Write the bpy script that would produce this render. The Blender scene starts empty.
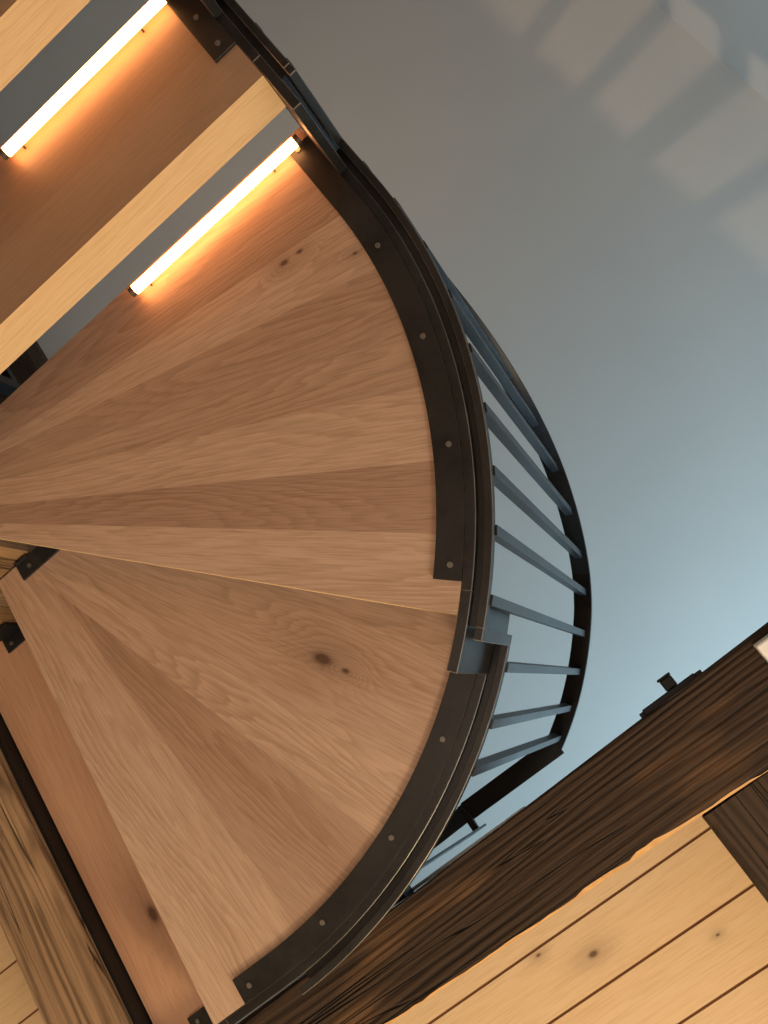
import bpy, bmesh, math, random
from mathutils import Vector, Matrix
random.seed(7)
C = bpy.context.scene.collection
S = 1.31          # metres per plan unit
CZ = 1.3          # eye height
PI = math.pi

def W(x, y, h):
    return Vector((S * x, S * y, CZ + S * h))

# ------------------------------------------------------------------ helpers
def link(name, bm, mats, parent=None, smooth=False, bevel=0.0, edge=False):
    bmesh.ops.recalc_face_normals(bm, faces=bm.faces)
    me = bpy.data.meshes.new(name)
    bm.to_mesh(me); bm.free()
    if not isinstance(mats, (list, tuple)):
        mats = [mats]
    for m in mats:
        me.materials.append(m)
    if smooth:
        for p in me.polygons:
            p.use_smooth = True
    o = bpy.data.objects.new(name, me)
    C.objects.link(o)
    if parent is not None:
        o.parent = parent
        o.matrix_parent_inverse = parent.matrix_world.inverted() if False else Matrix.Translation(-parent.location)
    if bevel:
        b = o.modifiers.new('bevel', 'BEVEL'); b.width = bevel; b.segments = 1 if len(mats) > 1 else 2; b.material = 1 if edge and len(mats) > 1 else -1; b.limit_method = 'ANGLE'
        b.angle_limit = math.radians(50)
    return o

def tag(o, label=None, cat=None, group=None, kind=None):
    if label: o['label'] = label
    if cat: o['category'] = cat
    if group: o['group'] = group
    if kind: o['kind'] = kind
    return o

def empty(name, loc, label, cat, group=None):
    o = bpy.data.objects.new(name, None); C.objects.link(o); o.location = loc
    o.empty_display_size = .1
    return tag(o, label, cat, group)

def hexa(bm, vs, mi=0):
    """8 points: 4 bottom loop, 4 top loop"""
    v = [bm.verts.new(p) for p in vs]
    fs = [(0, 3, 2, 1), (4, 5, 6, 7), (0, 1, 5, 4), (1, 2, 6, 5), (2, 3, 7, 6), (3, 0, 4, 7)]
    out = []
    for f in fs:
        q = bm.faces.new([v[i] for i in f]); q.material_index = mi; out.append(q)
    return out

def box(bm, x0, x1, y0, y1, z0, z1, mi=0):
    return hexa(bm, [(x0, y0, z0), (x1, y0, z0), (x1, y1, z0), (x0, y1, z0),
                     (x0, y0, z1), (x1, y0, z1), (x1, y1, z1), (x0, y1, z1)], mi)

def pbox(bm, x0, x1, y0, y1, h0, h1, mi=0):
    a = W(x0, y0, h0); b = W(x1, y1, h1)
    return box(bm, a.x, b.x, a.y, b.y, a.z, b.z, mi)

def tube(bm, a, b, r, n=12):
    a = Vector(a); b = Vector(b); d = (b - a).normalized()
    t = d.orthogonal().normalized(); u = d.cross(t)
    r0 = [bm.verts.new(a + r * (math.cos(2*PI*i/n) * t + math.sin(2*PI*i/n) * u)) for i in range(n)]
    r1 = [bm.verts.new(b + r * (math.cos(2*PI*i/n) * t + math.sin(2*PI*i/n) * u)) for i in range(n)]
    for i in range(n):
        bm.faces.new([r0[i], r0[(i+1) % n], r1[(i+1) % n], r1[i]])
    bm.faces.new(r0[::-1]); bm.faces.new(r1)

def bar(bm, a, b, w, t, side):
    """square bar from a to b; w along 'side', t across"""
    a = Vector(a); b = Vector(b); d = (b - a).normalized()
    s = (Vector(side) - d * Vector(side).dot(d)).normalized(); u = d.cross(s)
    s = s * w / 2; u = u * t / 2
    hexa(bm, [a - s - u, a + s - u, a + s + u, a - s + u, b - s - u, b + s - u, b + s + u, b - s + u])

# ------------------------------------------------------------------ materials
class NT:
    def __init__(self, name):
        self.m = bpy.data.materials.new(name); self.m.use_nodes = True
        self.t = self.m.node_tree; self.b = self.t.nodes['Principled BSDF']
    def n(self, typ, **kw):
        x = self.t.nodes.new(typ)
        for k, v in kw.items(): setattr(x, k, v)
        return x
    def l(self, a, b): self.t.links.new(a, b)
    def put(self, sock, v):
        if hasattr(v, 'is_linked') or isinstance(v, bpy.types.NodeSocket): self.l(v, sock)
        else: sock.default_value = v
    def math(self, op, a, b=0.0, c=0.0):
        x = self.n('ShaderNodeMath', operation=op)
        for i, v in enumerate((a, b, c)): self.put(x.inputs[i], v)
        return x.outputs[0]
    def vec(self, x, y, z):
        c = self.n('ShaderNodeCombineXYZ')
        for i, v in enumerate((x, y, z)): self.put(c.inputs[i], v)
        return c.outputs[0]
    def noise(self, v, scale=1.0, detail=2.0, rough=.5):
        x = self.n('ShaderNodeTexNoise'); self.put(x.inputs['Vector'], v)
        x.inputs['Scale'].default_value = scale; x.inputs['Detail'].default_value = detail
        x.inputs['Roughness'].default_value = rough
        return x.outputs['Fac']
    def mix(self, f, a, b, mode='MIX'):
        x = self.n('ShaderNodeMix', data_type='RGBA', blend_type=mode)
        self.put(x.inputs[0], f); self.put(x.inputs[6], a); self.put(x.inputs[7], b)
        return x.outputs[2]
    def ramp(self, f, lo, hi):
        x = self.n('ShaderNodeMapRange'); self.put(x.inputs[0], f)
        x.inputs[1].default_value = lo; x.inputs[2].default_value = hi
        x.interpolation_type = 'SMOOTHSTEP'
        return x.outputs[0]
    def bump(self, h, strength=.2, dist=.002):
        x = self.n('ShaderNodeBump'); self.put(x.inputs['Height'], h)
        x.inputs['Strength'].default_value = strength; x.inputs['Distance'].default_value = dist
        self.l(x.outputs[0], self.b.inputs['Normal'])

def srgb(r, g, b):
    f = lambda c: (c/255/12.92) if c/255 <= .04045 else ((c/255 + .055)/1.055) ** 2.4
    return (f(r), f(g), f(b), 1)

def oak(name, light, dark, knots=(), rough=.42, line=.55, freq=60.0, wamp=20.0):
    """oiled hardwood boards; grain follows each board (UV in metres), each board has its own tone and seed"""
    k = NT(name)
    uv = k.n('ShaderNodeUVMap'); uv.uv_map = 'UVMap'
    sep = k.n('ShaderNodeSeparateXYZ'); k.l(uv.outputs[0], sep.inputs[0])
    sd = k.n('ShaderNodeAttribute', attribute_name='board_seed').outputs['Fac']
    tn = k.n('ShaderNodeAttribute', attribute_name='board_tone').outputs['Fac']
    u = k.math('MULTIPLY_ADD', sd, 3.7, sep.outputs[0]); v = k.math('MULTIPLY_ADD', sd, 1.9, sep.outputs[1])
    warp = k.noise(k.vec(k.math('MULTIPLY', u, 1.1), k.math('MULTIPLY', v, 7.0), sd), 1.0, 1.0)
    warp2 = k.noise(k.vec(k.math('MULTIPLY', u, 9.0), k.math('MULTIPLY', v, 70.0), sd), 1.0, 3)
    t = k.math('MULTIPLY', v, freq)
    t = k.math('MULTIPLY_ADD', warp, wamp, t)
    t = k.math('MULTIPLY_ADD', warp2, 1.7, t)
    kmask = 0.0
    if knots:
        pos = k.n('ShaderNodeTexCoord').outputs['Object']
        for (kx, ky, kz, rad, el) in knots:
            d = k.n('ShaderNodeVectorMath', operation='SUBTRACT'); k.l(pos, d.inputs[0]); d.inputs[1].default_value = (kx, ky, kz)
            m = k.n('ShaderNodeVectorMath', operation='DOT_PRODUCT'); k.l(d.outputs[0], m.inputs[0]); m.inputs[1].default_value = (math.cos(el), math.sin(el), 0)
            m2 = k.n('ShaderNodeVectorMath', operation='DOT_PRODUCT'); k.l(d.outputs[0], m2.inputs[0]); m2.inputs[1].default_value = (-math.sin(el), math.cos(el), 0)
            a = k.math('MULTIPLY', m.outputs['Value'], .55); b = m2.outputs['Value']
            r2 = k.math('ADD', k.math('MULTIPLY', a, a), k.math('MULTIPLY', b, b))
            dist = k.math('SQRT', r2)
            infl = k.math('EXPONENT', k.math('MULTIPLY', r2, -1 / (rad * 3.2) ** 2))
            t = k.math('MULTIPLY_ADD', infl, 4.5, t)
            core = k.math('EXPONENT', k.math('MULTIPLY', r2, -1 / (rad * .62) ** 2))
            halo = k.math('MULTIPLY', infl, .30)
            kmask = k.math('MAXIMUM', kmask, k.math('ADD', k.math('MULTIPLY', core, .9), halo))
    ring = k.math('PINGPONG', k.math('FRACT', t), .86)
    ring = k.math('POWER', k.math('MULTIPLY', ring, 1.16), 2.0)
    pore = k.noise(k.vec(k.math('MULTIPLY', u, 14.0), k.math('MULTIPLY', v, 420.0), sd), 1.0, 3)
    pore = k.ramp(pore, .42, .72)
    patch = k.noise(k.vec(k.math('MULTIPLY', u, 1.3), k.math('MULTIPLY', v, 11.0), k.math('ADD', sd, 4.0)), 1.0, 2)
    amt = k.ramp(patch, .30, .72)
    col = k.mix(k.math('MULTIPLY', k.math('MULTIPLY', ring, line), k.math('MULTIPLY_ADD', amt, .75, .25)), light, dark)
    col = k.mix(k.math('MULTIPLY', pore, .48), col, dark)
    col = k.mix(k.math('MULTIPLY', k.ramp(patch, .35, .8), .22), col, (dark[0]*1.3, dark[1]*1.15, dark[2], 1))
    # board tone: 0 pale .. 1 dark red-brown
    col = k.mix(tn, col, (.45, .33, .28, 1), 'MULTIPLY')
    if knots:
        col = k.mix(k.math('MINIMUM', kmask, .9), col, srgb(74, 46, 34))
    k.l(col, k.b.inputs['Base Color'])
    k.b.inputs['Roughness'].default_value = rough
    k.b.inputs['Specular IOR Level'].default_value = .35
    k.bump(k.math('ADD', k.math('MULTIPLY', ring, .4), pore), .10, .0006)
    return k.m

def weathered(name, light, dark, mid, bump=.9, axis=0, crack=1.0, freq=60.0, wamp=7.0, regular=-.15):
    """rough old timber, grain along axis (0 = x, 1 = y, 2 = z)"""
    k = NT(name)
    pos = k.n('ShaderNodeTexCoord').outputs['Object']
    sep = k.n('ShaderNodeSeparateXYZ'); k.l(pos, sep.inputs[0])
    o = [sep.outputs[0], sep.outputs[1], sep.outputs[2]]
    u = o[axis]; a, b = [o[i] for i in range(3) if i != axis]
    warp = k.noise(k.vec(k.math('MULTIPLY', u, .7), k.math('MULTIPLY', a, 7.0), k.math('MULTIPLY', b, 7.0)), 1.0, 1)
    warp2 = k.noise(k.vec(k.math('MULTIPLY', u, 5.0), k.math('MULTIPLY', a, 45.0), k.math('MULTIPLY', b, 40.0)), 1.0, 3)
    t = k.math('MULTIPLY', k.math('ADD', a, k.math('MULTIPLY', b, .6)), freq)
    t = k.math('MULTIPLY_ADD', warp, wamp, t); t = k.math('MULTIPLY_ADD', warp2, 1.0, t)
    ring = k.math('MULTIPLY_ADD', k.math('SINE', k.math('MULTIPLY', t, 2 * PI)), .5, .5)
    ring = k.math('MULTIPLY', k.math('POWER', ring, 1.6), k.math('MULTIPLY_ADD', k.noise(k.vec(k.math('MULTIPLY', u, 1.1), k.math('MULTIPLY', a, 22.0), k.math('MULTIPLY', b, 22.0)), 1.0, 2), 1.5, regular))
    streak = k.noise(k.vec(k.math('MULTIPLY', u, 2.5), k.math('MULTIPLY', a, 170.0), k.math('MULTIPLY', b, 150.0)), 1.0, 3)
    patch = k.noise(k.vec(k.math('MULTIPLY', u, 3.2), k.math('MULTIPLY', a, 14.0), k.math('MULTIPLY', b, 14.0)), 1.0, 3)
    col = k.mix(ring, mid, dark)
    col = k.mix(k.math('MULTIPLY', k.ramp(patch, .52, .72), .7), col, light)
    col = k.mix(k.math('MULTIPLY', k.ramp(streak, .5, .72), .6), col, dark)
    cr = k.noise(k.vec(k.math('MULTIPLY', u, .9), k.math('MULTIPLY', a, 34.0), k.math('MULTIPLY', b, 34.0)), 1.0, 1)
    cr = k.ramp(k.math('ABSOLUTE', k.math('SUBTRACT', cr, .5)), .010, .0)
    col = k.mix(k.math('MULTIPLY', cr, .8 * crack), col, (.006, .004, .003, 1))
    k.l(col, k.b.inputs['Base Color'])
    k.b.inputs['Roughness'].default_value = .75
    k.b.inputs['Specular IOR Level'].default_value = .25
    h = k.math('SUBTRACT', k.math('ADD', k.math('MULTIPLY', ring, -.6), k.math('MULTIPLY', streak, -.8)), k.math('MULTIPLY', cr, 1.2))
    k.bump(h, bump, .004)
    return k.m

def steel(name, col, rough, metal=.75, mottle=.35):
    k = NT(name)
    pos = k.n('ShaderNodeTexCoord').outputs['Object']
    n1 = k.noise(pos, 9.0, 4); n2 = k.noise(pos, 90.0, 3)
    f = k.math('MULTIPLY_ADD', n1, .7, k.math('MULTIPLY', n2, .3))
    c = k.mix(k.ramp(f, .3, .7), tuple(x * (1 - mottle) for x in col[:3]) + (1,), tuple(x * (1 + mottle) for x in col[:3]) + (1,))
    k.l(c, k.b.inputs['Base Color'])
    k.l(k.math('MULTIPLY_ADD', f, .25, rough - .12), k.b.inputs['Roughness'])
    k.b.inputs['Metallic'].default_value = metal
    k.bump(n2, .06, .0005)
    return k.m

def plain(name, col, rough=.6, metal=0.0, nscale=0.0, namt=.06, emit=None, est=0):
    k = NT(name)
    if nscale:
        pos = k.n('ShaderNodeTexCoord').outputs['Object']
        f = k.noise(pos, nscale, 4)
        c = k.mix(f, tuple(x * (1 - namt) for x in col[:3]) + (1,), tuple(min(1, x * (1 + namt)) for x in col[:3]) + (1,))
        k.l(c, k.b.inputs['Base Color']); k.bump(k.noise(pos, nscale * 30, 2), .04, .001)
    else:
        k.b.inputs['Base Color'].default_value = col
    k.b.inputs['Roughness'].default_value = rough; k.b.inputs['Metallic'].default_value = metal
    if emit:
        k.b.inputs['Emission Color'].default_value = emit; k.b.inputs['Emission Strength'].default_value = est
    return k.m

OAK_L = (.55, .372, .262, 1); OAK_D = (.28, .175, .108, 1)
def kn(x, y, h, r, ang): 
    p = W(x, y, h); return (p.x, p.y, p.z, r, math.radians(ang))
M_A = oak('oak_boards_pale', OAK_L, OAK_D, [kn(-.084, -.724, 1, .007, 8), kn(-.059, -.721, 1, .005, 8), kn(-.005, -.663, 1, .0035, 20)])
M_B = oak('oak_boards_knotty', OAK_L, OAK_D, [kn(-.384, -.312, 1.145, .016, 57), kn(-.366, -.279, 1.145, .006, 57)])
M_C = oak('oak_board_red', (.58, .35, .232, 1), (.40, .21, .125, 1), [kn(-.889, -.202, 1.29, .016, 88)], line=.3, freq=40)
M_T = oak('oak_boards_straight', (.38, .235, .145, 1), OAK_D, [], line=.35, freq=40)
M_SIDE = oak('pale_tread_sides', (.74, .52, .29, 1), (.52, .33, .16, 1), [], line=.2, freq=30)  # paler, yellower wood tone on the side faces of every tread
M_PINE = oak('pine_ceiling_boards', (.66, .47, .28, 1), (.50, .32, .165, 1),
             [kn(-.373, .206, 1.405, .008, 0), kn(-.212, .273, 1.405, .003, 0), kn(-.442, .167, 1.405, .004, 0)], rough=.5, line=.20, freq=22, wamp=9)
M_DARKBEAM = weathered('dark_stained_timber', (.125, .062, .026, 1), (.014, .0085, .0055, 1), (.045, .024, .0125, 1), axis=0)
M_CROSSBEAM = weathered('dark_stained_timber_cross', (.11, .062, .032, 1), (.020, .012, .008, 1), (.060, .036, .021, 1), axis=1)
M_OLD = weathered('weathered_timber', (.45, .285, .16, 1), (.14, .082, .045, 1), (.33, .205, .118, 1), crack=1.0, axis=1, freq=30, wamp=9.0, regular=.1)
M_POST = weathered('weathered_post_timber', (.36, .21, .10, 1), (.10, .055, .026, 1), (.26, .15, .07, 1), axis=2, freq=26)
M_WANE = plain('fresh_wood_edge', (.50, .27, .095, 1), .7, nscale=30, namt=.4)
M_STEEL = steel('blackened_steel', (.022, .0205, .020, 1), .44, .45)
M_EDGE = steel('worn_bare_steel_edge', (.16, .145, .13, 1), .4, .7)
M_STEELB = steel('blued_steel', (.036, .038, .043, 1), .42, .7)
M_SCREW = plain('screw_metal', (.20, .18, .16, 1), .55, .8)
M_WHITE = plain('painted_plaster', (.66, .66, .64, 1), .9, nscale=3, namt=.03)
M_WALLP = plain('painted_wall', (.56, .57, .57, 1), .9, nscale=3, namt=.03)
M_FLOOR = plain('floor_oak', (.36, .24, .14, 1), .5, nscale=4, namt=.2)
M_SUB = plain('dark_subfloor', (.22, .10, .04, 1), .8, nscale=6, namt=.2)
M_LED = plain('lit_diffuser', (1, .9, .75, 1), .5, emit=(1.0, .40, .125, 1), est=15.5)
M_CAP = plain('dark_plastic', (.05, .035, .025, 1), .5)
M_WPLASTIC = plain('white_plastic', (.88, .86, .82, 1), .5)
M_BLACK = steel('black_iron', (.012, .011, .011, 1), .5, .4)
M_TRIM = plain('pale_trim', (.62, .64, .64, 1), .5)
M_GREYCAP = plain('grey_plate', (.42, .43, .43, 1), .35, .6)

# ------------------------------------------------------------------ treads
CX, CY = -.669, -.727
RISER, GOING, THICK = .145, .1815, .063

def arc(r, a0, a1, n):
    return [(CX + r * math.cos(math.radians(a0 + (a1 - a0) * i / n)), CY + r * math.sin(math.radians(a0 + (a1 - a0) * i / n))) for i in range(n + 1)]

def clip(poly, p, d, keep):
    """keep = +1: the left of direction d through p"""
    out = []; n = len(poly)
    f = lambda q: keep * (d[0] * (q[1] - p[1]) - d[1] * (q[0] - p[0]))
    for i in range(n):
        a, b = poly[i], poly[(i + 1) % n]; fa, fb = f(a), f(b)
        if fa >= 0: out.append(a)
        if fa * fb < 0:
            t = fa / (fa - fb); out.append((a[0] + t * (b[0] - a[0]), a[1] + t * (b[1] - a[1])))
    return out

def boards(name, outline, cuts, h, tones, mat, parent=None, thick=THICK, default_dir=(1, 0), seed0=0.0):
    """one tread: boards between successive cut lines glued edge to edge"""
    bm = bmesh.new(); uvl = bm.loops.layers.uv.new('UVMap')
    ls = bm.faces.layers.float.new('board_seed'); lt = bm.faces.layers.float.new('board_tone')
    dirs = []
    for a, b in cuts:
        d = (b[0] - a[0], b[1] - a[1]); L = math.hypot(*d); dirs.append((a, (d[0] / L, d[1] / L)))
    for i in range(len(cuts) + 1):
        poly = list(outline)
        for j in range(i): poly = clip(poly, dirs[j][0], dirs[j][1], 1)
        if i < len(cuts): poly = clip(poly, dirs[i][0], dirs[i][1], -1)
        if len(poly) < 3: continue
        dd = [dirs[j][1] for j in (i - 1, i) if 0 <= j < len(dirs)] or [default_dir]
        d = (sum(q[0] for q in dd), sum(q[1] for q in dd)); L = math.hypot(*d); d = (d[0] / L, d[1] / L)
        seed = seed0 + i * 1.37 + random.random() * .5; tone = tones[i % len(tones)]
        lo = [bm.verts.new(W(x, y, h)) for x, y in poly]; hi = [bm.verts.new(W(x, y, h + thick)) for x, y in poly]
        fs = [bm.faces.new(lo[::-1]), bm.faces.new(hi)]
        n = len(poly)
        for j in range(n):
            fs.append(bm.faces.new([lo[j], lo[(j+1) % n], hi[(j+1) % n], hi[j]]))
        for f in fs:
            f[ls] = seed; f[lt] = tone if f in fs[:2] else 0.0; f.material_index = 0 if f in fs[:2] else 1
            for lp in f.loops:
                p = lp.vert.co; uu = p.x * d[0] + p.y * d[1]; vv = -p.x * d[1] + p.y * d[0]
                lp[uvl].uv = (uu, vv + p.z * .9)
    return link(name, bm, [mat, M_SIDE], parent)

stair = empty('staircase', W(-.35, -.5, -CZ / S), 'winding open staircase of oak treads on black steel stringer, seen from below', 'staircase')

OUT = .7131
# winder A
outA = [(-.69, -.869), (CX + OUT, -.869), (CX + OUT, CY)] + arc(OUT, 2, 45.95, 22) + [(-.69, -.758)]
cutsA = [((-.563, -.821), (-.004, -.723)), ((-.571, -.807), (-.008, -.630)), ((-.584, -.785), (-.014, -.526)),
         ((-.591, -.772), (-.046, -.461)), ((-.610, -.741), (-.085, -.375)), ((-.623, -.718), (-.137, -.305))]
ta = boards('tread', outA, cutsA, 1.0, [.46, .16, .42, .28, .06, .50, .04], M_A, stair, seed0=2.1)
# winder B
outB = [(-.63, -.742), (-.630, -.735)] + arc(OUT, 43.5, 90, 24) + [(-.784, CY + OUT), (-.766, -.742)]
cutsB = [((-.44, -.476), (-.235, -.217)), ((-.513, -.5), (-.308, -.155)), ((-.602, -.577), (-.363, -.122)),
         ((-.556, -.339), (-.46, -.097)), ((-.67, -.552), (-.61, -.054)), ((-.7195, -.7), (-.6670, -.06))]
tb = boards('tread', outB, cutsB, 1.145, [.32, .24, .20, .05, .44, .14, .03], M_B, stair, seed0=11.4)
# first tread of the upper straight flight
outC = [(-.735, -.742), (-.750, -.0145), (-.9735, -.0145), (-.9735, -.742)]
boards('tread', outC, [], 1.29, [.10], M_C, stair, default_dir=(0, 1), seed0=5.3)
# lower straight flight
NDOWN = 6
for k in range(1, NDOWN + 1):
    yn = -.869 - GOING * k; yb = yn + .0345 + GOING
    o = [(-.69, yn), (CX + OUT, yn), (CX + OUT, yb), (-.69, yb)]
    ys = yn + .12
    boards('tread', o, [((-.69, ys), (.04, ys + .004))], 1 - RISER * k, [.22, .12], M_T, stair, seed0=20.0 + k)

# ------------------------------------------------------------------ curved steel along the outer edge
# path parameter u: u<0 straight flight (y = CY + u), 0..ARC the quarter turn, beyond: straight along -x
R0 = .72; ARC = R0 * PI / 2
def at(u, r, h):
    if u <= 0: return W(CX + r, CY + u, h)
    if u >= ARC: return W(CX - (u - ARC), CY + r, h)
    a = u / R0; return W(CX + r * math.cos(a), CY + r * math.sin(a), h)
def usamples(a, b, step=.018):
    pts = {a, b}
    for e in (0, ARC):
        if a < e < b: pts.add(e)
    n = max(1, int((b - a) / step)); lo, hi = max(a, 0), min(b, ARC)
    if hi > lo:
        m = max(1, int((hi - lo) / step))
        for i in range(m + 1): pts.add(lo + (hi - lo) * i / m)
    s = sorted(pts); out = [s[0]]
    for q in s[1:]:
        if q - out[-1] > 1e-5: out.append(q)
    return out
def sweep(bm, us, r0, r1, h0, h1):
    """h0,h1 numbers or functions of u"""
    g = lambda h, u: h(u) if callable(h) else h
    rows = []
    for u in us:
        rows.append([bm.verts.new(at(u, r, h)) for r, h in ((r0, g(h0, u)), (r1, g(h0, u)), (r1, g(h1, u)), (r0, g(h1, u)))])
    for a, b in zip(rows, rows[1:]):
        for i in range(4):
            bm.faces.new([a[i], a[(i+1) % 4], b[(i+1) % 4], b[i]])
    bm.faces.new(rows[0][::-1]); bm.faces.new(rows[-1])

deg = lambda a: math.radians(a) * R0
# end of each stringer run (foot of the rise to the next tread), by tread height index
PL_END = {0: deg(51.1), 1: ARC + .188, 2: ARC + .30}
for k in range(1, NDOWN + 2): PL_END[-k] = (-.767 - CY) - GOING * (k - 1)
BR_END = {0: deg(47.9), 1: deg(88.7)}
for k in range(1, NDOWN + 2): BR_END[-k] = (-.807 - CY) - GOING * (k - 1)
PR0, PR1, PH = .7135, .7262, .075
bm = bmesh.new()
for k in range(-NDOWN, 3):
    h = 1 + RISER * k; e0, e1 = PL_END.get(k - 1, PL_END[-NDOWN] - GOING), PL_END[k]
    last = k == 2
    rw = .093
    sweep(bm, usamples(e0, e1 if last else e1 - rw), PR0, PR1 - (.004 if last else 0), h, h + PH)
    if not last: sweep(bm, usamples(e1 - rw, e1), PR0, PR1, h, h + RISER + PH)
stringer = link('stringer', bm, [M_STEEL, M_EDGE], stair, bevel=.0012, edge=True)
tag(stringer, 'black steel stringer plate stepping along the outer edge of the treads')

def screw(parent, x, y, h):
    bm = bmesh.new(); p = W(x, y, h)
    tube(bm, (p.x, p.y, p.z - .0022), (p.x, p.y, p.z + .004), .0048, 10)
    tube(bm, (p.x, p.y, p.z - .0030), (p.x, p.y, p.z - .0022), .0032, 6)
    return link('screw', bm, M_SCREW, parent)

def flange(u0, u1, h, scr, lab=None):
    bm = bmesh.new(); sweep(bm, usamples(u0, u1, .02), .680, .7142, h - .0045, h - .0002)
    o = link('mounting_flange', bm, M_STEEL, stair, bevel=.001)
    for x, y in scr: screw(o, x, y, h - .0045)
    return o
flange(-.846 - CY, deg(42.9), 1.0, [(.023, -.838), (.023, -.646), (-.005, -.508), (-.061, -.379), (-.145, -.264)])
flange(deg(52.0 - 5.5), ARC + .058, 1.145, [(-.307, -.130), (-.435, -.071), (-.575, -.038), (-.708, -.029)])
flange(ARC + .085, ARC + .246, 1.29, [(-.900, -.035)])
for k in range(1, 4):
    d = GOING * (k - 1)
    flange(-1.027 - CY - d, -.897 - CY - d, 1 - RISER * k, [(.028, -.968 - d), (.028, -.914 - d)])

def bracket(x0, x1, y0, y1, h, dx0, dx1, scr, dz=.040):
    bm = bmesh.new()
    pbox(bm, x0, x1, y0, y1, h - .0045, h - .0003)
    pbox(bm, dx0, dx1, y0, y0 + .0045, h - dz, h - .0046)
    o = link('corner_bracket', bm, M_STEELB, stair, bevel=.001)
    for x, y in scr: screw(o, x, y, h - .0045)
bracket(-.722, -.640, -.7415, -.711, 1.145, -.722, -.695, [(-.700, -.724)], .009)
bracket(-.905, -.800, -.7415, -.711, 1.29, -.905, -.86, [(-.890, -.722)])

# ------------------------------------------------------------------ railing
rail = empty('stair_railing', W(.08, -.7, 1.0), 'black steel balusters under a flat curved handrail along the stair edge', 'railing')
HT = [(-.03, 1.405), (0, 1.43), (deg(10), 1.55), (deg(16), 1.63), (deg(20), 1.675), (deg(25), 1.715), (deg(30), 1.760), (deg(35), 1.805),
      (deg(40), 1.830), (deg(48), 1.845), (deg(54), 1.862), (deg(61), 1.872)]
def railh(u):
    if u <= HT[0][0]: return HT[0][1] + (u - HT[0][0]) * RISER / GOING
    for (a, b), (c, d) in zip(HT, HT[1:]):
        if u <= c:
            t = (u - a) / (c - a); return b + (d - b) * t
    return HT[-1][1]
bm = bmesh.new()
UEND = deg(62.7); RB = .7415
us = usamples(-1.15, UEND, .02)
sweep(bm, sorted(set(us)), RB - .0180, RB + .0165, railh, lambda u: railh(u) + .012)
hr = link('handrail', bm, M_STEEL, rail, bevel=.0015)
# straight leg of the handrail beyond the turn, then its rising end
def leg(p, q, w, t):
    bm = bmesh.new(); a, b = W(*p), W(*q)
    bar(bm, a, b, w * S, t * S, (0, 1, 0) if abs(b.y - a.y) < abs(b.x - a.x) else (1, 0, 0)); return bm
ex, ey = CX + RB * math.cos(math.radians(62.6)), CY + RB * math.sin(math.radians(62.6))
link('handrail', leg((ex + .014, ey, 1.8725), (-.548, -.0690, 1.868), .040, .010), M_STEEL, rail, bevel=.0015)
link('handrail', leg((-.551, -.068, 1.868), (-.93, -.064, 2.02), .034, .010), M_STEELB, rail, bevel=.0015)
# flat bar the balusters stand on; steps up with the treads
bm = bmesh.new(); BR0, BR1 = .7360, .7462
for k in range(-NDOWN, 2):
    h = 1 + RISER * k; e0, e1 = BR_END.get(k - 1, BR_END[-NDOWN] - GOING), BR_END[k]
    if k == 1:
        sweep(bm, usamples(e0, e1), BR0, BR1, h, h + .013)
    else:
        sweep(bm, usamples(e0, e1 - .014), BR0, BR1, h, h + .013)
        sweep(bm, usamples(e1 - .014, e1), BR0, BR1, h, h + RISER + .013)
bt = link('bottom_rail', bm, [M_STEEL, M_EDGE], rail, bevel=.0012, edge=True)
# web that closes the groove between stringer and bottom rail
for k in range(-NDOWN, 2):
    h = 1 + RISER * k; e0, e1 = BR_END.get(k - 1, BR_END[-NDOWN] - GOING), BR_END[k]
    bm = bmesh.new(); sweep(bm, usamples(e0, e1 - .0145), PR1 + .0003, BR0 + .0004, h + .0098, h + .0122)
    link('web', bm, M_STEEL, rail)
# balusters
ub = [deg(a) for a in (60.6, 55.7, 50.0, 44.2, 38.0, 32.6, 26.6, 20.6, 14.7, 8.8, 2.9)]
d0 = deg(5.8); u = ub[-1]
while u > -1.10:
    u -= d0; ub.append(u)
for u in ub:
    k = max(j for j in range(-NDOWN - 1, 2) if j == -NDOWN - 1 or u > BR_END.get(j - 1, -9))
    hb = 1 + RISER * k + .0128; r = RB
    bm = bmesh.new()
    a, b = at(u, r, hb), at(u, r, railh(u) + .001)
    rad = at(u, r + .1, hb) - a
    bar(bm, a, b, .0180, .0165, rad)
    link('baluster', bm, M_STEELB, rail, bevel=.0008)
# bracket that ties the handrail end to the floor edge
bm = bmesh.new()
hx = 1.866
pbox(bm, -.556, -.542, -.086, -.030, hx - .010, hx)
tube(bm, W(-.549, -.075, hx - .014), W(-.549, -.075, hx + .012), .007)
br = link('rail_bracket', bm, M_STEEL, rail, bevel=.001)
bm = bmesh.new(); pbox(bm, -.568, -.530, -.030, -.0255, 1.30, hx + .01); pbox(bm, -.560, -.538, -.0255, -.0030, 1.33, 1.37)
link('rail_post', bm, M_STEELB, rail, bevel=.001)
bm = bmesh.new(); p = W(.0745, -.755, 1.398); tube(bm, (p.x, p.y, p.z - .012), (p.x, p.y, p.z + .010), .014, 14)
link('rail_joint', bm, M_STEEL, rail, bevel=.002)

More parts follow.
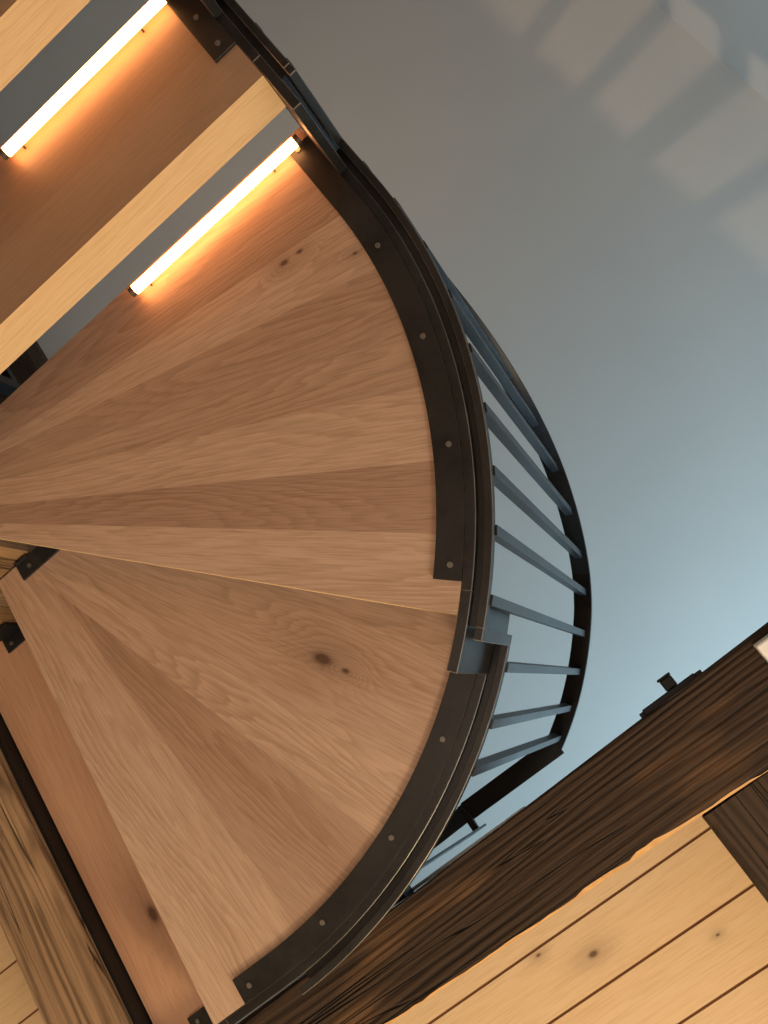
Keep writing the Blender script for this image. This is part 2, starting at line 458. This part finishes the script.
# ------------------------------------------------------------------ light strips
def strip(x0, x1, y, h, label):
    base = empty('led_strip', W((x0 + x1) / 2, y, h), label, 'light strip', 'light strips under the tread noses')
    r = .0098; drop = .020
    bm = bmesh.new(); tube(bm, W(x0, y, h) - Vector((0, 0, drop)), W(x1, y, h) - Vector((0, 0, drop)), r, 20); link('diffuser', bm, M_LED, base)
    for xc in (x0 + .02, x1 - .045):
        bm = bmesh.new(); a = W(xc, y, h); box(bm, a.x - .0015, a.x + .0015, a.y - .003, a.y + .003, a.z - .0112, a.z - .0003)
        link('mounting_clip', bm, M_CAP, base)
    for xa, xb in ((x0 - .007, x0), (x1, x1 + .007)):
        bm = bmesh.new(); tube(bm, W(xa, y, h) - Vector((0, 0, drop)), W(xb, y, h) - Vector((0, 0, drop)), r * .93, 16)
        link('end_cap', bm, M_CAP, base)
strip(-.2675, .0266, -.8430, 1.0, 'glowing warm light strip under the nose of the wide fan-shaped winder tread')
strip(-.2665, .0118, -1.0190, 1 - RISER, 'glowing warm light strip under the narrow straight tread, nearer the photo\'s top edge')

# ------------------------------------------------------------------ timbers
def rough_beam(name, axis, l0, l1, a0, a1, h0, h1, mats, wane=(.004, .004), seed=1, step=.014, jag=1.0, lab=None, cat='beam', wm=0, skew=None):
    """sawn timber along axis (0 x, 1 y, 2 z) with worn, uneven lower arrises; wane = size at a0 side, a1 side"""
    rnd = random.Random(seed); bm = bmesh.new(); n = max(2, int((l1 - l0) / step)); rows = []
    w0, w1 = wane[0], wane[1]; s0 = s1 = 0
    for i in range(n + 1):
        l = l0 + (l1 - l0) * i / n
        s0 = .7 * s0 + .45 * rnd.uniform(-1, 1); s1 = .62 * s1 + .40 * rnd.uniform(-1, 1)
        if rnd.random() < .10: s1 += rnd.uniform(-1, 1.6)
        c0 = max(.0008, wane[0] * (1 + jag * s0)); c1 = max(.0008, wane[1] * (1 + jag * s1))
        prof = [(a0, h1), (a0, h0 + c0 * 1.1), (a0 + c0 * .4, h0 + c0 * .35), (a0 + c0, h0), (a1 - c1, h0), (a1 - c1 * .35, h0 + c1 * .4), (a1, h0 + c1 * 1.1), (a1, h1)]
        row = []
        for a, h in prof:
            if skew: a += skew[0] * (l + .46) if a < (a0 + a1) / 2 else skew[1] * (l + .61)
            if axis == 0: p = W(l, a, h)
            elif axis == 1: p = W(a, l, h)
            else: p = W(a, h, l)
            row.append(bm.verts.new(p))
        rows.append(row)
    m = len(rows[0])
    for a, b in zip(rows, rows[1:]):
        for i in range(m):
            f = bm.faces.new([a[i], a[(i+1) % m], b[(i+1) % m], b[i]])
            if wm and i in (4, 5): f.material_index = 1
    bm.faces.new(rows[0][::-1]); bm.faces.new(rows[-1])
    o = link(name, bm, mats)
    return tag(o, lab, cat, None, 'thing')

HB, HP = 1.245, 1.405     # beam soffit, underside of ceiling boards
rough_beam('timber_beam', 0, -1.108, .62, -.0035, .1145, HB, HP, [M_DARKBEAM, M_WANE], wane=(.0025, .0034), seed=3, jag=.7, wm=1, skew=(-.0196, .0186),
           lab='long dark brown timber beam running diagonally beside the blue-lit ceiling')
rough_beam('timber_beam', 1, .1272, 1.2, -.117, .005, HB + .004, HP, M_CROSSBEAM, wane=(.010, .006), seed=5, jag=.5,
           lab='short dark timber joist butting into the long beam over the pine boards')
rough_beam('timber_beam', 1, -.744, -.002, -1.110, -.9835, HB, HP, M_OLD, wane=(.005, .003), seed=9, jag=.8,
           lab='pale weathered timber beam at the lower left beside the black gap')
rough_beam('timber_post', 2, -CZ / S, HP, -.945, -.6915, -.985, -.7455, M_POST, wane=(.004, .004), seed=12, jag=.6, cat='post',
           lab='weathered timber post carrying the inner corners of the winder treads')
bm = bmesh.new(); pbox(bm, -.9825, -.9760, -.7405, -.016, 1.262, HP)  # added dark plate in place of the shade on the beam face
tag(link('shade_plate', bm, M_BLACK), 'black plate standing in for the shade behind the top tread', 'plate')

# ------------------------------------------------------------------ setting
def struct(name, bm, m):
    return tag(link(name, bm, m), None, None, None, 'structure')

def ceiling_boards(name, x0, x1, y0, y1, ystart, pitch, h, seed):
    rnd = random.Random(seed); bm = bmesh.new(); uvl = bm.loops.layers.uv.new('UVMap')
    ls = bm.faces.layers.float.new('board_seed'); lt = bm.faces.layers.float.new('board_tone')
    y = ystart
    while y < y1:
        a, b = max(y + .0019, y0), min(y + pitch - .0019, y1)
        if b - a > .004:
            A, B = W(x0, a, h), W(x1, b, h + .004)
            fs = box(bm, A.x, B.x, A.y, B.y, A.z, B.z); sd = rnd.random() * 9; tn = rnd.uniform(0, .14)
            for f in fs:
                f[ls] = sd; f[lt] = tn
                for lp in f.loops: lp[uvl].uv = (lp.vert.co.x, lp.vert.co.y + lp.vert.co.z)
        y += pitch
    return struct(name, bm, M_PINE)
ceiling_boards('ceiling', -1.105, .62, .1005, 1.59, .0705, .0885, HP, 4)
ceiling_boards('ceiling', -2.3, -1.1105, -4.0, 1.59, -4.0205 + .009, .0905, HP, 8)
XR, XL, YF, YB, HC = 1.495, -2.45, -5.0, 1.60, 3.3
bm = bmesh.new()
pbox(bm, XL, XR, .0, YB, HP + .0025, HP + .05)
pbox(bm, XL, -.985, YF, -.0005, HP + .0025, HP + .05)
struct('floor_upper', bm, M_SUB)
bm = bmesh.new(); a, b = W(XL, YF, 0), W(XR, YB, 0); box(bm, a.x, b.x, a.y, b.y, -.1, 0); struct('floor', bm, M_FLOOR)
bm = bmesh.new(); pbox(bm, XL - .1, XR + .1, YF - .1, YB + .1, HC, HC + .1); struct('ceiling_upper', bm, M_WHITE)
FL = -CZ / S
bm = bmesh.new(); pbox(bm, XR, XR + .1, YF, YB, FL, HC); struct('wall_right', bm, M_TRIM)
bm = bmesh.new(); pbox(bm, XL - .1, XL, YF, YB, FL, HC); struct('wall_left', bm, M_WALLP)
bm = bmesh.new(); pbox(bm, XL, XR, YF - .1, YF, FL, HC); struct('wall_front', bm, M_WALLP)
# back wall with a window upstairs and one downstairs
wins = [(-.75, 1.15, 1.75, 2.75), (-.6, 1.1, -.35, .75)]
bm = bmesh.new()
pbox(bm, XL, wins[0][0], YB, YB + .1, FL, HC); pbox(bm, wins[0][1], XR, YB, YB + .1, FL, HC)
pbox(bm, wins[0][0], wins[0][1], YB, YB + .1, wins[0][3], HC)
pbox(bm, wins[0][0], wins[0][1], YB, YB + .1, wins[1][3], wins[0][2])
pbox(bm, wins[0][0], wins[0][1], YB, YB + .1, FL, wins[1][2])
pbox(bm, wins[0][0], wins[1][0], YB, YB + .1, wins[1][2], wins[1][3]); pbox(bm, wins[1][1], wins[0][1], YB, YB + .1, wins[1][2], wins[1][3])
struct('wall_back', bm, M_WALLP)
for i, (x0, x1, h0, h1) in enumerate(wins):
    bm = bmesh.new(); t = .03
    pbox(bm, x0, x1, YB + .02, YB + .06, h0, h0 + t); pbox(bm, x0, x1, YB + .02, YB + .06, h1 - t, h1)
    for xx in (x0, (x0 + x1) / 2 - t / 2, x1 - t): pbox(bm, xx, xx + t, YB + .02, YB + .06, h0 + t, h1 - t)
    struct('window_%d' % (i + 1), bm, M_TRIM)
# thin strip along the stair side of the long beam, with its bolts
bm = bmesh.new(); pbox(bm, -.62, -.33, -.0095, -.0042, 1.37, 1.40)
tr = struct('trim_1', bm, M_TRIM)

# ------------------------------------------------------------------ small things
def iron_bracket():
    e = empty('iron_bracket', W(-.05, -.01, 1.33), 'small black iron bracket with a square stub on the long beam\'s ceiling-side edge', 'bracket')
    bm = bmesh.new(); h0, h1 = 1.300, 1.309
    pbox(bm, -.0975, -.012, -.0190, -.0090, h0, h1); link('plate', bm, M_BLACK, e, bevel=.002)
    bm = bmesh.new(); pbox(bm, -.104, -.0975, -.0170, -.0090, h0 + .001, h1 - .001); link('end_lug', bm, M_BLACK, e, bevel=.001)
    bm = bmesh.new(); pbox(bm, -.012, -.002, -.0175, -.0100, h0 + .001, h1 - .001); link('end_lug', bm, M_BLACK, e, bevel=.001)
    bm = bmesh.new(); pbox(bm, -.0555, -.0375, -.0345, -.0190, h0 + .001, h1 - .001)
    pbox(bm, -.0575, -.0365, -.0385, -.0345, h0 + .0005, h1 - .0005); link('stub', bm, M_BLACK, e, bevel=.002)
iron_bracket()
def white_box():
    e = empty('sensor_box', W(.11, .03, HB), 'white plastic box fixed under the long dark beam, cut by the photo\'s side edge', 'box')
    bm = bmesh.new(); pbox(bm, .0690, .150, .0000, .066, HB - .016, HB - .003); link('cover', bm, M_WPLASTIC, e, bevel=.004)
    bm = bmesh.new(); pbox(bm, .0680, .152, -.0030, .068, HB - .003, HB - .0002); link('base_plate', bm, M_GREYCAP, e, bevel=.002)
white_box()
# guard on the upper floor, glimpsed through the open riser on the left
g = empty('guard_rail', W(-1.10, -1.9, HP + .05), 'black steel guard rail upstairs, glimpsed through the open riser gap', 'railing')
bm = bmesh.new(); pbox(bm, -1.125, -1.085, -1.935, -1.895, HP + .0505, 2.19); link('post', bm, M_BLACK, g, bevel=.002)
bm = bmesh.new(); pbox(bm, -1.12, -1.09, -3.2, -1.915, 2.1905, 2.215); link('top_rail', bm, M_BLACK, g, bevel=.002)
bm = bmesh.new(); pbox(bm, -1.125, -1.085, -3.2, -3.16, HP + .0505, 2.19); link('post', bm, M_BLACK, g, bevel=.002)
for i in range(9):
    yy = -3.04 + i * .125
    bm = bmesh.new(); pbox(bm, -1.111, -1.099, yy, yy + .012, HP + .0505, 2.19); link('baluster', bm, M_BLACK, g)
rough_beam('timber_beam', 1, YF + .02, YB - .02, -1.70, -1.435, HC - .16, HC - .001, M_CROSSBEAM, wane=(.006, .006), seed=21,
           lab='dark ceiling timber upstairs, glimpsed through the gap between two treads')

# wall-lamp upstairs: a box lamp with a barred slot, throwing barred warm light on the ceiling
LX, LY, LH = -1.35, -1.72, 1.95
XP = LX + .20
e = empty('gobo', W(LX, LY, HP + .05), 'slotted box uplight added out of view to throw bars of light on the upper ceiling', 'light helper')
fx = lambda y, x=1.022: LY + (y - LY) * (XP - LX) / (x - LX)      # ceiling y at the beam edge -> slot y
fz = lambda x: LH + (HC - LH) * (XP - LX) / (x - LX)
zt, zb = fz(1.022), fz(1.95)
bm = bmesh.new(); y0, y1 = LY - .16, LY + .16
pbox(bm, LX - .04, LX + .2, y0, y0 + .01, LH - .1, zt + .03); pbox(bm, LX - .04, LX + .2, y1 - .01, y1, LH - .1, zt + .03)
pbox(bm, LX - .05, LX - .04, y0, y1, LH - .1, zt + .03); pbox(bm, LX - .04, LX + .2, y0 + .01, y1 - .01, LH - .11, LH - .1)
pbox(bm, LX - .05, XP + .008, y0, y1, zt + .03, zt + .04); pbox(bm, LX - .02, LX + .16, LY - .02, LY + .02, HP + .0505, LH - .11)
link('gobo_box', bm, M_BLACK, e)
bm = bmesh.new(); X0, X1 = XP, XP + .004
pbox(bm, X0, X1, y0, y1, zt, zt + .03); pbox(bm, X0, X1, y0, y1, LH - .1, zb)
pan = [(-3.09, -2.83), (-2.739, -2.426), (-2.34, -2.071), (-1.987, -1.758), (-1.623, -1.369), (-1.278, -.98), (-.89, -.6)]
eds = [y0] + [fx(q) for p in pan for q in p] + [y1]
for a, b in zip(eds[0::2], eds[1::2]):
    if b > a: pbox(bm, X0, X1, a, b, zb, zt)
link('gobo_bars', bm, M_BLACK, e)

# ------------------------------------------------------------------ lights
def area(name, loc, tgt, sx, sy, power, col):
    L = bpy.data.lights.new(name, 'AREA'); L.shape = 'RECTANGLE'; L.size = sx; L.size_y = sy; L.energy = power; L.color = col
    o = bpy.data.objects.new(name, L); C.objects.link(o); o.location = loc
    o.rotation_euler = (Vector(tgt) - Vector(loc)).to_track_quat('-Z', 'Y').to_euler(); return o
def point(name, loc, power, col, r=.05):
    L = bpy.data.lights.new(name, 'POINT'); L.energy = power; L.color = col; L.shadow_soft_size = r
    o = bpy.data.objects.new(name, L); C.objects.link(o); o.location = loc; return o
p = W(.2, YB - .01, 2.35)
area('window_daylight_upper', p, W(.0, .3, 3.2), 2.4, .9, 106, (.54, .83, 1.0))
p = W(.25, YB - .01, .2)
area('window_daylight_lower', p, W(-.2, -.5, .6), 2.2, 1.4, 22, (.80, .90, 1.0))
point('gobo_light', W(LX, LY, LH), 100, (1.0, .66, .40), .003)  # unseen bulb inside the added slotted box
point('ceiling_lamp_room', W(-.32, 1.42, .5), 125, (1.0, .75, .40), .22)
point('tread_edge_fill', W(-1.25, .35, .75), 9, (1.0, .78, .46), .15)  # added fill that brightens the back edges of the treads
point('underside_fill', W(-.45, .0, -.5), 27, (1.0, .87, .75), .14)  # added fill from low down for the tread undersides
point('low_corner_light', W(.7, -1.6, -.2), 8, (1.0, .86, .72), .14)  # unseen warm point light low in the corner
point('upstairs_fill', W(-.2, -2.5, 2.1), 13, (1.0, .60, .32), .12)  # added warm fill for the upper ceiling and right wall

w = bpy.data.worlds.new('world'); bpy.context.scene.world = w; w.use_nodes = True
w.node_tree.nodes['Background'].inputs[0].default_value = (.6, .75, 1, 1); w.node_tree.nodes['Background'].inputs[1].default_value = .5

# ------------------------------------------------------------------ camera
cam = bpy.data.cameras.new('camera'); co = bpy.data.objects.new('camera', cam); C.objects.link(co)
right = Vector((.76284109, .55368088, .33393256)); down = Vector((-.62670036, .76023985, .17111993)); fwd = Vector((-.15912301, -.33981297, .9269342))
co.matrix_world = Matrix(((right.x, -down.x, -fwd.x, 0), (right.y, -down.y, -fwd.y, 0), (right.z, -down.z, -fwd.z, CZ), (0, 0, 0, 1)))
cam.sensor_fit = 'AUTO'; cam.sensor_width = 36; cam.lens = 905 / 1024 * 36
cam.clip_start = .02
sc = bpy.context.scene; sc.camera = co
vs = sc.view_settings; vs.view_transform = 'Standard'; vs.look = 'None'; vs.exposure = 0; vs.gamma = 1; vs.use_curve_mapping = False
sc.cycles.use_denoising = True
sc.cycles.max_bounces = 8
